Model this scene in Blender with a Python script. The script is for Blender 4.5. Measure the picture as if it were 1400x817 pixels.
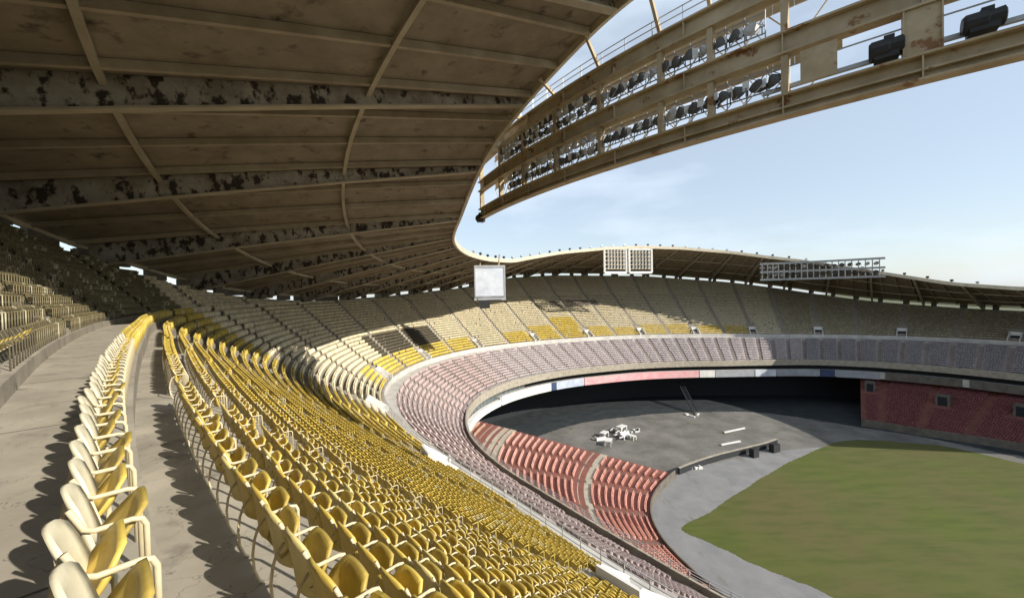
import bpy, math, random
import numpy as np
from mathutils import Vector, Matrix
from mathutils.bvhtree import BVHTree

random.seed(7)
rng = np.random.default_rng(11)
scene = bpy.context.scene
for o in list(bpy.data.objects):
    bpy.data.objects.remove(o)

# ------------------------------------------------------------------ frame of reference
# eye at (0, 0, ZE); x right of the view, y along it; the pitch lies at z = 0
ZE = 44.0
CX, CY = 71.0, 80.0
CTH = math.degrees(math.atan2(-CY, -CX))

# ------------------------------------------------------------------ camera
F_PX, PITCH, ROLL = 540.0, -0.014, 0.02
cam_d = bpy.data.cameras.new('camera')
cam = bpy.data.objects.new('camera', cam_d)
scene.collection.objects.link(cam)
cam_d.sensor_width = 36.0
cam_d.lens = F_PX / 1400.0 * 36.0
cam_d.clip_start = 0.05
cam_d.clip_end = 6000
_c, _s = math.cos(ROLL), math.sin(ROLL)
_cp, _sp = math.cos(PITCH), math.sin(PITCH)
c_right = Vector((_c, _s * _sp, -_s * _cp))
c_up = Vector((_s, -_c * _sp, _c * _cp))
c_fwd = Vector((0, _cp, _sp))
m = Matrix((c_right, c_up, -c_fwd)).transposed().to_4x4()
m.translation = Vector((0, 0, ZE))
cam.matrix_world = m
scene.camera = cam


def project(P):
    """world points (n,3) -> photo pixels (1400 wide) and depth"""
    P = np.asarray(P, float).reshape(-1, 3) - np.array([0, 0, ZE])
    x = P @ np.array(c_right); y = P @ np.array(c_up); z = P @ np.array(c_fwd)
    zz = np.where(z > 0.05, z, np.nan)
    return np.stack([700 + F_PX * x / zz, 408.5 - F_PX * y / zz], 1), z


# ------------------------------------------------------------------ sky, sun, exposure
SUN_TH, SUN_EL = 258.0, 30.5           # bowl angle the sun stands over, elevation
SUN_STRENGTH, SKY_STRENGTH, EXPOSURE = 5.0, 0.098, 0.45
_a = math.radians(CTH - SUN_TH)
sun_dir = Vector((math.cos(_a) * math.cos(math.radians(SUN_EL)),
                  math.sin(_a) * math.cos(math.radians(SUN_EL)), math.sin(math.radians(SUN_EL))))
world = bpy.data.worlds.new('World')
scene.world = world
world.use_nodes = True
wn, wl = world.node_tree.nodes, world.node_tree.links
wn.clear()
sky = wn.new('ShaderNodeTexSky'); sky.sky_type = 'NISHITA'; sky.sun_disc = False
sky.sun_elevation = math.radians(SUN_EL)
sky.sun_rotation = math.atan2(sun_dir.x, sun_dir.y)
sky.air_density = 1.0; sky.dust_density = 0.6; sky.ozone_density = 1.0
bg = wn.new('ShaderNodeBackground'); bg.inputs['Strength'].default_value = SKY_STRENGTH
wo = wn.new('ShaderNodeOutputWorld')
tc = wn.new('ShaderNodeTexCoord')
mp = wn.new('ShaderNodeMapping'); mp.inputs['Scale'].default_value = (1.1, 1.3, 3.6)
mp.inputs['Rotation'].default_value = (0.0, 0.12, 0.0)
nz = wn.new('ShaderNodeTexNoise'); nz.inputs['Scale'].default_value = 1.9
nz.inputs['Detail'].default_value = 7; nz.inputs['Roughness'].default_value = 0.52
rp = wn.new('ShaderNodeValToRGB')
rp.color_ramp.elements[0].position = 0.47; rp.color_ramp.elements[0].color = (0.45, 0.45, 0.45, 1)
rp.color_ramp.elements[1].position = 0.70; rp.color_ramp.elements[1].color = (0.82, 0.82, 0.82, 1)
mx = wn.new('ShaderNodeMix'); mx.data_type = 'RGBA'
mx.inputs[7].default_value = (7.0, 8.0, 9.1, 1)
wl.new(tc.outputs['Generated'], mp.inputs['Vector']); wl.new(mp.outputs[0], nz.inputs['Vector'])
wl.new(nz.outputs[0], rp.inputs[0]); wl.new(rp.outputs[0], mx.inputs[0])
wl.new(sky.outputs[0], mx.inputs[6]); wl.new(mx.outputs[2], bg.inputs[0]); wl.new(bg.outputs[0], wo.inputs[0])
sun_d = bpy.data.lights.new('sun', 'SUN')
sun = bpy.data.objects.new('sun', sun_d); scene.collection.objects.link(sun)
sun_d.energy = SUN_STRENGTH; sun_d.angle = math.radians(0.5); sun_d.color = (1.0, 0.94, 0.84)
sun.rotation_euler = sun_dir.to_track_quat('Z', 'Y').to_euler()
sun.location = (60, 60, 150)
scene.view_settings.view_transform = 'Standard'
scene.view_settings.look = 'None'
scene.view_settings.exposure = EXPOSURE
scene.view_settings.gamma = 1
scene.view_settings.use_curve_mapping = False

# ------------------------------------------------------------------ helpers
def col_link(o):
    scene.collection.objects.link(o)


class MB:
    """collects faces and links them as ONE mesh object"""
    def __init__(self):
        self.v, self.f, self.mi = [], [], []

    def quad(self, a, b, c, d, mi=0):
        n = len(self.v); self.v += [tuple(a), tuple(b), tuple(c), tuple(d)]
        self.f.append((n, n + 1, n + 2, n + 3)); self.mi.append(mi)

    def box8(self, p, mi=0):
        n = len(self.v); self.v += [tuple(q) for q in p]
        for q in ((0, 3, 2, 1), (4, 5, 6, 7), (0, 1, 5, 4), (1, 2, 6, 5), (2, 3, 7, 6), (3, 0, 4, 7)):
            self.f.append(tuple(n + i for i in q)); self.mi.append(mi)

    def box(self, c, size, rot=0.0, mi=0, tilt=None):
        hx, hy, hz = size[0] / 2, size[1] / 2, size[2] / 2
        M = Matrix.Rotation(rot, 3, 'Z')
        if tilt is not None:
            M = M @ Matrix.Rotation(tilt, 3, 'X')
        pts = []
        for z in (-hz, hz):
            for x, y in ((-hx, -hy), (hx, -hy), (hx, hy), (-hx, hy)):
                pts.append(Vector(c) + M @ Vector((x, y, z)))
        self.box8(pts, mi)

    def bar(self, a, b, w, h, mi=0):
        """rectangular bar from a to b, w wide (level), h high"""
        a, b = Vector(a), Vector(b)
        d = (b - a).normalized()
        s = d.cross(Vector((0, 0, 1)))
        if s.length < 1e-4:
            s = Vector((1, 0, 0))
        s.normalize(); u = s.cross(d).normalized()
        s *= w / 2; u *= h / 2
        self.box8([a - s - u, a + s - u, a + s + u, a - s + u, b - s - u, b + s - u, b + s + u, b - s + u], mi)

    def tube(self, pts, r, n=6, mi=0, cap=True):
        pts = [Vector(p) for p in pts]
        base = len(self.v)
        prev = None
        for i, p in enumerate(pts):
            d = (pts[min(i + 1, len(pts) - 1)] - pts[max(i - 1, 0)]).normalized()
            if prev is None:
                s = d.cross(Vector((0, 0, 1)))
                if s.length < 1e-3:
                    s = d.cross(Vector((1, 0, 0)))
            else:
                s = prev - d * prev.dot(d)
            s.normalize(); prev = s
            u = d.cross(s)
            for k in range(n):
                a = 2 * math.pi * k / n
                self.v.append(tuple(p + s * r * math.cos(a) + u * r * math.sin(a)))
        for i in range(len(pts) - 1):
            for k in range(n):
                k2 = (k + 1) % n
                self.f.append((base + i * n + k, base + i * n + k2, base + (i + 1) * n + k2, base + (i + 1) * n + k))
                self.mi.append(mi)
        if cap:
            self.f.append(tuple(base + k for k in range(n))[::-1]); self.mi.append(mi)
            e = base + (len(pts) - 1) * n
            self.f.append(tuple(e + k for k in range(n))); self.mi.append(mi)

    def lathe(self, base, axis, prof, n=12, mi=0):
        """prof: list of (distance along axis, radius)"""
        base = Vector(base); ax = Vector(axis).normalized()
        s = ax.cross(Vector((0, 0, 1)))
        if s.length < 1e-3:
            s = Vector((1, 0, 0))
        s.normalize(); u = ax.cross(s)
        b = len(self.v)
        for d, r in prof:
            for k in range(n):
                a = 2 * math.pi * k / n
                self.v.append(tuple(base + ax * d + s * r * math.cos(a) + u * r * math.sin(a)))
        for i in range(len(prof) - 1):
            for k in range(n):
                k2 = (k + 1) % n
                self.f.append((b + i * n + k, b + i * n + k2, b + (i + 1) * n + k2, b + (i + 1) * n + k)); self.mi.append(mi)
        self.f.append(tuple(b + k for k in range(n))[::-1]); self.mi.append(mi)
        e = b + (len(prof) - 1) * n
        self.f.append(tuple(e + k for k in range(n))); self.mi.append(mi)

    def mesh(self, name, mats, smooth=False):
        me = bpy.data.meshes.new(name)
        me.from_pydata(self.v, [], self.f)
        if not isinstance(mats, (list, tuple)):
            mats = [mats]
        for m_ in mats:
            me.materials.append(m_)
        if len(mats) > 1:
            me.polygons.foreach_set('material_index', self.mi)
        if smooth:
            me.polygons.foreach_set('use_smooth', [True] * len(me.polygons))
        me.update()
        return me

    def build(self, name, mats, parent=None, smooth=False):
        o = bpy.data.objects.new(name, self.mesh(name, mats, smooth))
        col_link(o)
        if parent is not None:
            o.parent = parent
            o.matrix_parent_inverse = parent.matrix_world.inverted()
        return o


def tag(o, label=None, cat=None, group=None, kind=None):
    if label: o['label'] = label
    if cat: o['category'] = cat
    if group: o['group'] = group
    if kind: o['kind'] = kind
    return o


def thing(name, label, cat, loc=(0, 0, 0), rz=0.0, group=None):
    o = bpy.data.objects.new(name, None)
    o.empty_display_size = 0.3
    o.matrix_world = Matrix.Translation(loc) @ Matrix.Rotation(rz, 4, 'Z')
    col_link(o)
    return tag(o, label, cat, group)


# ------------------------------------------------------------------ plan of the bowl
GRID = np.arange(-60.0, 300.01, 0.25)


def table(pairs, sm=3.0):
    """smooth function of the bowl angle from (angle, value) pairs"""
    p = np.array(sorted(pairs), float)
    y = np.interp(GRID, p[:, 0], p[:, 1])
    k = np.exp(-0.5 * (np.arange(-60, 61) * 0.25 / sm) ** 2); k /= k.sum()
    ys = np.convolve(np.pad(y, 60, mode='edge'), k, mode='valid')
    return lambda t: np.interp(t, GRID, ys)


R_UF = table([(-60, 88), (0, 86), (15, 85.6), (25, 88.3), (35, 92.6), (45, 96.6), (55, 99.5), (65, 100.5), (80, 99), (95, 93.5),
              (108, 89), (120, 86), (140, 82), (160, 81.5), (175, 87), (190, 94), (205, 98), (300, 96)])
R_A = table([(-60, 107), (8, 107.05), (15, 108.1), (22, 110.9), (30, 114.4), (40, 117), (55, 118.5), (70, 118), (90, 114.5), (110, 112),
             (140, 111), (160, 113), (175, 119), (185, 125), (200, 130), (300, 126)], 2.2)
R_L = table([(-60, 108.6), (0, 108.6), (5, 108.75), (9, 109.5), (15, 111.0), (22, 113.6), (30, 116.8), (40, 118.9), (55, 120.2),
             (70, 119.7), (90, 116.1), (110, 113.6), (140, 112.6), (160, 114.6), (175, 120.6), (185, 126.6), (200, 131.6), (300, 128)], 2.2)
R_MF = table([(-60, 72), (0, 70.4), (15, 70.4), (25, 72), (35, 76), (45, 80), (55, 82.6), (65, 84), (75, 83.2), (85, 80.5), (95, 77.3),
              (107, 73), (120, 70.5), (132, 68.8), (145, 68.5), (158, 72), (170, 78.5), (182, 83.5), (195, 86.5), (210, 88), (300, 82)])
T_TOP = table([(-60, 8.5), (10, 8.3), (16, 8.0), (20, 7.5), (25, 6.6), (29, 5.4), (33, 3.6), (41, 0.6), (48.5, -0.7), (58, -1.6), (72, -0.6), (90, 2.1), (102, 6.6),
               (114, 8), (136, 7.2), (156, 2.9), (166, -0.8), (175, -4.6), (182, -7), (192, -9), (200, -10), (215, -10.4), (300, -2)], 2.5)
H_RIM = table([(-60, 20), (0, 20.9), (9, 20.4), (12.5, 19.2), (16.5, 17.9), (20.5, 16.6), (23.5, 15.2), (27.2, 13.0), (31, 11.0), (36, 10.2), (45, 9.9), (55, 9.4),
               (68, 9.3), (79, 9.9), (99, 14.5), (114, 16.8), (126, 17.7), (138, 17), (151, 14.8), (168, 10.1), (183, 4.7), (195, 0.2),
               (205, -1.7), (230, -1), (300, 8)], 1.6)
R_LF = table([(-60, 52), (0, 51), (17, 50), (32, 48.2), (40, 46.4), (48, 43.6), (60, 38.5), (72, 34.5), (300, 40)], 2.0)
R_RIM = 81.8
R_TRUSS = 80.6
Z_UF, Z_A, N_A = -18.0, -1.75, 24
DZ = (Z_A - Z_UF) / N_A
DZL, PITCHL, Z_L = 0.55, 0.57, -1.38


def P(th, r, z):
    """bowl angle (deg), radius, height above the eye -> world"""
    a = math.radians(CTH - th)
    return (CX + r * math.cos(a), CY + r * math.sin(a), z + ZE)


def PN(th, r, z):
    a = np.radians(CTH - np.asarray(th, float))
    z = np.broadcast_to(z, a.shape)
    return np.stack([CX + r * np.cos(a), CY + r * np.sin(a), z + ZE], -1)


def yaw_at(th):
    """z rotation that turns local +y towards the bowl's centre"""
    a = math.radians(CTH - th)
    return math.atan2(-math.sin(a), -math.cos(a)) - math.pi / 2


def r_row(i, th):
    """radius of the seat backs of row i (27 = row along the walkway, more above)"""
    th = np.asarray(th, float)
    if i <= N_A:
        x = i / N_A
        return R_UF(th) + (R_A(th) - R_UF(th)) * x * (1.14 - 0.14 * x) - (0.30 * x if i < N_A else 0.0)
    return R_L(th) - 0.3 + PITCHL * (i - N_A - 1)


def z_row(i):
    return Z_UF + DZ * i if i <= N_A else Z_L + DZL * (i - N_A - 1)


def r_of_z(th, z):
    """radius of the terrace at height z"""
    th = np.asarray(th, float); z = np.asarray(z, float)
    x = np.maximum((z - Z_UF) / (Z_A - Z_UF), 0)
    lo = R_UF(th) + (R_A(th) - R_UF(th)) * x * (1.14 - 0.14 * x)
    hi = R_L(th) + PITCHL * (z - Z_L) / DZL
    return np.where(z < Z_A, lo, hi)


R_BACK = lambda th: r_of_z(th, T_TOP(th)) + 0.7


def strip(mb, ths, r0, z0, r1, z1, mi=0, mask=None):
    """ruled ring between two profiles (arrays over ths)"""
    a = PN(ths, r0, z0); b = PN(ths, r1, z1)
    for k in range(len(ths) - 1):
        if mask is not None and not mask[k]:
            continue
        mb.quad(a[k], a[k + 1], b[k + 1], b[k], mi)


def arr(v, ths):
    return np.broadcast_to(np.asarray(v, float), np.shape(ths)).astype(float)


def ring_solid(mb, ths, r_in, r_out, z_bot, z_top, mi=0):
    """closed curved box along the bowl"""
    r_in, r_out, z_bot, z_top = (arr(v, ths) for v in (r_in, r_out, z_bot, z_top))
    strip(mb, ths, r_in, z_bot, r_in, z_top, mi)
    strip(mb, ths, r_in, z_top, r_out, z_top, mi)
    strip(mb, ths, r_out, z_top, r_out, z_bot, mi)
    strip(mb, ths, r_out, z_bot, r_in, z_bot, mi)
    for k in (0, -1):
        q = [P(ths[k], r_in[k], z_bot[k]), P(ths[k], r_out[k], z_bot[k]), P(ths[k], r_out[k], z_top[k]), P(ths[k], r_in[k], z_top[k])]
        mb.quad(*q, mi)


# ------------------------------------------------------------------ materials
def mat(name, base, rough=0.8, var=0.25, scale=1.5, base2=None, metal=0.0, bump=0.0, coords='Object', detail=6, lo=0.35, hi=0.68,
        stretch=None, spec=0.3, speck=None, cracks=None):
    m_ = bpy.data.materials.new(name); m_.use_nodes = True
    nt = m_.node_tree; n, l = nt.nodes, nt.links
    b = n['Principled BSDF']
    b.inputs['Roughness'].default_value = rough; b.inputs['Metallic'].default_value = metal
    b.inputs['Specular IOR Level'].default_value = spec
    t = n.new('ShaderNodeTexCoord'); mpn = n.new('ShaderNodeMapping')
    if stretch: mpn.inputs['Scale'].default_value = stretch
    l.new(t.outputs[coords], mpn.inputs['Vector'])
    z = n.new('ShaderNodeTexNoise'); z.inputs['Scale'].default_value = scale; z.inputs['Detail'].default_value = detail
    z.inputs['Roughness'].default_value = 0.62
    l.new(mpn.outputs[0], z.inputs['Vector'])
    r = n.new('ShaderNodeValToRGB')
    c2 = base2 if base2 else tuple(c * (1 - var) for c in base)
    r.color_ramp.elements[0].position = lo; r.color_ramp.elements[0].color = (*c2, 1)
    r.color_ramp.elements[1].position = hi; r.color_ramp.elements[1].color = (*base, 1)
    l.new(z.outputs[0], r.inputs[0])
    out = r.outputs[0]
    if speck:                       # (colour, scale, threshold, width, stretch)
        sc, ss, thr, wid, sst = speck
        mp2 = n.new('ShaderNodeMapping'); mp2.inputs['Scale'].default_value = sst
        l.new(t.outputs[coords], mp2.inputs['Vector'])
        z2 = n.new('ShaderNodeTexNoise'); z2.inputs['Scale'].default_value = ss; z2.inputs['Detail'].default_value = 8
        z2.inputs['Roughness'].default_value = 0.6
        l.new(mp2.outputs[0], z2.inputs['Vector'])
        mr = n.new('ShaderNodeMapRange'); mr.inputs[1].default_value = thr; mr.inputs[2].default_value = thr + wid
        l.new(z2.outputs[0], mr.inputs[0])
        mxn = n.new('ShaderNodeMix'); mxn.data_type = 'RGBA'
        l.new(mr.outputs[0], mxn.inputs[0]); l.new(out, mxn.inputs[6]); mxn.inputs[7].default_value = (*sc, 1)
        out = mxn.outputs[2]
    if cracks:                      # (scale, width, strength): fine branching cracks
        vo_ = n.new('ShaderNodeTexVoronoi'); vo_.feature = 'DISTANCE_TO_EDGE'; vo_.inputs['Scale'].default_value = cracks[0]
        wob = n.new('ShaderNodeTexNoise'); wob.inputs['Scale'].default_value = cracks[0] * 3; wob.inputs['Detail'].default_value = 6
        l.new(t.outputs[coords], wob.inputs['Vector'])
        sc_ = n.new('ShaderNodeVectorMath'); sc_.operation = 'SCALE'; sc_.inputs['Scale'].default_value = 3.0 / cracks[0]
        l.new(wob.outputs['Color'], sc_.inputs[0])
        sm_ = n.new('ShaderNodeVectorMath'); sm_.operation = 'ADD'
        l.new(t.outputs[coords], sm_.inputs[0]); l.new(sc_.outputs[0], sm_.inputs[1])
        l.new(sm_.outputs[0], vo_.inputs['Vector'])
        mr2 = n.new('ShaderNodeMapRange'); mr2.inputs[1].default_value = 0.0; mr2.inputs[2].default_value = cracks[1]
        mr2.inputs[3].default_value = cracks[2]; mr2.inputs[4].default_value = 0.0
        l.new(vo_.outputs['Distance'], mr2.inputs[0])
        mk_ = n.new('ShaderNodeMix'); mk_.data_type = 'RGBA'; l.new(mr2.outputs[0], mk_.inputs[0]); l.new(out, mk_.inputs[6])
        mk_.inputs[7].default_value = (0.05, 0.048, 0.042, 1); out = mk_.outputs[2]
    l.new(out, b.inputs['Base Color'])
    if bump:
        bp = n.new('ShaderNodeBump'); bp.inputs['Strength'].default_value = bump; bp.inputs['Distance'].default_value = 0.02
        l.new(z.outputs[0], bp.inputs['Height']); l.new(bp.outputs[0], b.inputs['Normal'])
    return m_


def mat_attr(name, rough=0.5, var=0.25, scale=2.0):
    """base colour from a per-face colour attribute, mottled by noise"""
    m_ = bpy.data.materials.new(name); m_.use_nodes = True
    n, l = m_.node_tree.nodes, m_.node_tree.links
    b = n['Principled BSDF']; b.inputs['Roughness'].default_value = rough
    b.inputs['Specular IOR Level'].default_value = 0.3
    a = n.new('ShaderNodeAttribute'); a.attribute_name = 'paint'
    z = n.new('ShaderNodeTexNoise'); z.inputs['Scale'].default_value = scale; z.inputs['Detail'].default_value = 5
    t = n.new('ShaderNodeTexCoord'); l.new(t.outputs['Object'], z.inputs['Vector'])
    mr = n.new('ShaderNodeMapRange'); mr.inputs[1].default_value = 0.3; mr.inputs[2].default_value = 0.7
    mr.inputs[3].default_value = 1 - var; mr.inputs[4].default_value = 1 + var * 0.4
    l.new(z.outputs[0], mr.inputs[0])
    mx_ = n.new('ShaderNodeMix'); mx_.data_type = 'RGBA'; mx_.blend_type = 'MULTIPLY'; mx_.inputs[0].default_value = 1
    l.new(a.outputs['Color'], mx_.inputs[6]); l.new(mr.outputs[0], mx_.inputs[7]); l.new(mx_.outputs[2], b.inputs['Base Color'])
    return m_


M_CONC = mat('weathered concrete', (0.40, 0.36, 0.285), 0.92, scale=0.9, base2=(0.28, 0.25, 0.20), bump=0.25, detail=12,
             speck=((0.16, 0.145, 0.115), 1.6, 0.57, 0.16, (1, 1, 1)), cracks=(0.35, 0.006, 0.7))
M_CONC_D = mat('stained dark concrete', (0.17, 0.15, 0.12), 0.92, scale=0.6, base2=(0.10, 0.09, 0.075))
M_CONC_L = mat('pale concrete', (0.55, 0.53, 0.49), 0.9, scale=0.5, base2=(0.40, 0.38, 0.35))
M_MEZC = mat('mauve stained concrete', (0.42, 0.365, 0.35), 0.9, scale=0.5, base2=(0.31, 0.255, 0.245))
M_REDC = mat('red painted concrete', (0.24, 0.09, 0.07), 0.85, scale=0.5, base2=(0.16, 0.07, 0.055))
M_WHITE = mat('white painted concrete', (0.74, 0.73, 0.70), 0.7, scale=0.4, base2=(0.58, 0.57, 0.54))
M_DARK = mat('unlit void black', (0.025, 0.028, 0.032), 0.9)  # black stands in for the darkness in doorways, recess and concourse
M_GLASS = mat('dull press box glass', (0.12, 0.15, 0.15), 0.25, scale=0.8, base2=(0.06, 0.075, 0.075), spec=0.6)
M_ROOF = mat('brown roof panels', (0.31, 0.26, 0.185), 0.8, scale=0.5, base2=(0.19, 0.155, 0.105), detail=11, lo=0.28, hi=0.72,
             speck=((0.055, 0.043, 0.03), 0.7, 0.58, 0.16, (1, 1, 1)))
M_GIRDER = mat('peeling painted girder', (0.43, 0.40, 0.33), 0.8, scale=0.7, base2=(0.23, 0.195, 0.145), detail=10,
               speck=((0.045, 0.035, 0.026), 1.25, 0.51, 0.07, (1, 1, 0.7)))
M_FLANGE = mat('cream girder flange', (0.46, 0.40, 0.29), 0.7, scale=0.4, base2=(0.34, 0.29, 0.20))
M_RIB = mat('thin cream rib', (0.40, 0.34, 0.24), 0.7, scale=0.5, base2=(0.28, 0.23, 0.155))
M_ROOFTOP = mat('pale roof sheeting', (0.62, 0.58, 0.52), 0.7, scale=0.3)
M_STEEL = mat('ochre painted steel', (0.47, 0.385, 0.25), 0.65, scale=0.6, base2=(0.33, 0.255, 0.15),
              speck=((0.22, 0.11, 0.045), 0.8, 0.60, 0.05, (1, 1, 1)))
M_STEELL = mat('cream painted steel', (0.62, 0.54, 0.40), 0.6, scale=0.6)
M_GREYST = mat('galvanised steel', (0.48, 0.48, 0.47), 0.45, scale=1.0, metal=0.3)
M_BLACK = mat('black metal', (0.03, 0.03, 0.03), 0.55)
M_LAMP = mat('dark grey lamp housing', (0.10, 0.10, 0.095), 0.5)
M_LENS = mat('floodlight reflector', (0.72, 0.74, 0.76), 0.25, scale=1.0, metal=0.6)
M_SCREEN = mat('pale blank screen', (0.62, 0.65, 0.69), 0.4, scale=0.35, base2=(0.46, 0.49, 0.54))
M_WPLAST = mat('white plastic', (0.72, 0.715, 0.69), 0.45, var=0.22, scale=2.5)
M_TUBE = mat('cream seat tube', (0.66, 0.58, 0.40), 0.45, scale=3.0, base2=(0.48, 0.40, 0.24))
M_SEAT = mat('golden plastic seat', (0.61, 0.455, 0.10), 0.45, scale=5.0, base2=(0.44, 0.31, 0.06), spec=0.4,
             speck=((0.68, 0.58, 0.32), 3.0, 0.56, 0.18, (1, 1, 1)))
M_SEATW = mat('bleached plastic seat', (0.74, 0.68, 0.50), 0.55, scale=4.0, base2=(0.62, 0.55, 0.37), spec=0.35,
              speck=((0.46, 0.38, 0.22), 4.0, 0.60, 0.14, (1, 1, 0.5)))
M_SEATM = mat('half bleached plastic seat', (0.64, 0.54, 0.24), 0.45, scale=4.0, base2=(0.52, 0.41, 0.13), spec=0.4)
M_SEATD = mat('shade-dark brown seat', (0.17, 0.145, 0.09), 0.5, scale=5.0, base2=(0.11, 0.095, 0.06))  # brown darkened to carry the shade over the rows above the walkway
M_PAN = mat('olive seat pan', (0.42, 0.31, 0.07), 0.45, scale=5.0, base2=(0.25, 0.175, 0.04), spec=0.4)
M_YSTUFF = mat_attr('yellow seat plastic', 0.45, 0.25, 3.0)
M_MSTUFF = mat_attr('faded pink seat plastic', 0.55, 0.2, 2.0)
M_RSTUFF = mat_attr('coral red seat plastic', 0.55, 0.25, 1.5)
M_PINKAD = mat('faded pink banner', (0.66, 0.27, 0.29), 0.6, scale=0.6, base2=(0.62, 0.42, 0.42))
M_BLUEAD = mat('pale blue banner', (0.50, 0.55, 0.62), 0.6, scale=0.5, base2=(0.36, 0.41, 0.50))
M_NAVYAD = mat('navy banner', (0.05, 0.075, 0.15), 0.6, scale=0.6)
M_GREYAD = mat('grey banner', (0.36, 0.37, 0.39), 0.6, scale=0.5)
M_ASPH = mat('worn asphalt', (0.19, 0.18, 0.162), 0.95, scale=0.12, base2=(0.105, 0.10, 0.092), detail=9,
             speck=((0.085, 0.10, 0.045), 0.16, 0.61, 0.08, (1, 1, 1)), cracks=(0.11, 0.012, 0.75))
M_TRACK = mat('grey warning track', (0.225, 0.222, 0.216), 0.95, scale=0.25, base2=(0.175, 0.175, 0.178), detail=12, speck=((0.15, 0.145, 0.13), 0.35, 0.56, 0.12, (1, 0.4, 1)))
M_GRASS = mat('dry mown grass', (0.078, 0.097, 0.017), 0.95, scale=0.045, base2=(0.100, 0.086, 0.032), detail=15, lo=0.34, hi=0.66,
              speck=((0.052, 0.070, 0.012), 0.5, 0.44, 0.35, (0.25, 1.0, 1)))
M_EARTH = mat('far ground', (0.12, 0.13, 0.07), 0.95, scale=0.02)
M_RUBBER = mat('black rubber padding', (0.03, 0.032, 0.035), 0.7)

# ------------------------------------------------------------------ ground
THS = np.arange(-60, 300.1, 1.0)
g = MB(); g.quad((-2500, -2500, -0.15), (2500, -2500, -0.15), (2500, 2500, -0.15), (-2500, 2500, -0.15))
tag(g.build('ground', M_EARTH), kind='structure')
g = MB(); n_ = len(THS)
ring = PN(THS, 112.0, -44.0)
g.v = [tuple(p) for p in ring]; g.f = [tuple(range(n_ - 1))]; g.mi = [0]
tag(g.build('asphalt_ground', M_ASPH), kind='structure')


def field_pts(px):
    out = []
    for x, y in px:
        a, b = (x - 700) / F_PX, -(y - 408.5) / F_PX
        d = c_right * a + c_up * b + c_fwd
        t = -44.0 / d.z
        out.append((d.x * t, d.y * t))
    return out


def smooth_poly(pts, n=10):
    out = []; N = len(pts)
    for i in range(N):
        p0, p1, p2, p3 = (np.array(pts[(i + k) % N]) for k in (-1, 0, 1, 2))
        for k in range(n):
            t = k / n
            out.append(0.5 * ((2 * p1) + (-p0 + p2) * t + (2 * p0 - 5 * p1 + 4 * p2 - p3) * t * t + (-p0 + 3 * p1 - 3 * p2 + p3) * t ** 3))
    return out


# corners of the grass and the track measured on the ground
grass_plan = field_pts([(933, 722), (968, 700), (1030, 660), (1075, 634), (1120, 613), (1150, 603), (1185, 601), (1240, 605), (1300, 611), (1400, 634)]) \
    + [(134, 78), (128, 55), (100, 36), (75, 30), (58, 33)] + field_pts([(1140, 817), (1085, 793), (1030, 770), (975, 744)])
gp = np.array(smooth_poly(grass_plan, 24)); gc = gp.mean(0)
gd = gp - gc; gl = np.linalg.norm(gd, axis=1, keepdims=True)
gj = rng.normal(0, 1, (len(gp), 1)); gj = 0.07 * gj + 0.10 * np.convolve(np.r_[gj[-4:, 0], gj[:, 0], gj[:4, 0]], np.ones(9) / 3.0, 'valid')[:, None]
gp = gc + gd * (1 + gj / gl)
g = MB(); g.v = [(p[0], p[1], 0.012) for p in gp] + [(gc[0], gc[1], 0.012)]
g.f = [(k, (k + 1) % len(gp), len(gp)) for k in range(len(gp))]; g.mi = [0] * len(gp)
tag(g.build('grass_field', M_GRASS), kind='structure')
track_plan = []
for t in np.arange(-40, 66, 4):
    p = P(t, float(R_LF(t)) - 0.1, 0); track_plan.append((p[0], p[1]))
inner = field_pts([(935, 640), (1000, 628), (1060, 616), (1120, 611), (1150, 640)]) + [(95, 60), (90, 30)]
tp = track_plan + inner
g = MB(); g.v = [(p[0], p[1], 0.006) for p in tp]; g.f = [tuple(range(len(tp)))]; g.mi = [0]
tag(g.build('warning_track', M_TRACK), kind='structure')

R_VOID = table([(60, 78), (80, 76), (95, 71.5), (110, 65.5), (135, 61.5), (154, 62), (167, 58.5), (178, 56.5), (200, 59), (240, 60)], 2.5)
M_VOIDF = mat('shade-dark floor', (0.035, 0.042, 0.045), 0.8, scale=0.3, base2=(0.018, 0.022, 0.024))  # near-black colour stands in for the shade under the far deck
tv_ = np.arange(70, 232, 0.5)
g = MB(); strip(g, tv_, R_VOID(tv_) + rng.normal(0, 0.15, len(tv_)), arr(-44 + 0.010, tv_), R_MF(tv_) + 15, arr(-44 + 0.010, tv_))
tag(g.build('concourse_shade_patch', M_VOIDF), kind='structure')

# ------------------------------------------------------------------ the three decks
AISLE = [6.5 + 7.5 * k for k in range(-5, 33)]
VOM = [6.5 + 15.0 * k for k in range(-2, 16)]
upper = thing('upper_deck', 'steep uppermost seating terrace of weathered concrete curving round the bowl', 'grandstand', P(30, 100, -44))
mb = MB(); mbd = MB()
TS = np.arange(-45, 235.01, 0.5)
top_ok = T_TOP(TS)
NROWS = N_A + 1 + 26


def nose(i, th):
    if i == 0: return R_UF(th) - 0.85
    return r_row(i, th) - 0.40


for i in range(NROWS):
    z = z_row(i)
    rr0, rr1 = nose(i, TS), nose(i + 1, TS)
    ok = top_ok > z - 0.3
    if i > 0:
        strip(mb, TS, rr0, arr(z_row(i - 1), TS), rr0, arr(z, TS), 0, ok)
    strip(mb, TS, rr0, arr(z, TS), rr1, arr(z, TS), 0, ok)
o_ter = mb.build('terrace', M_CONC, upper)
terr_v, terr_f = mb.v, mb.f
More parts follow.
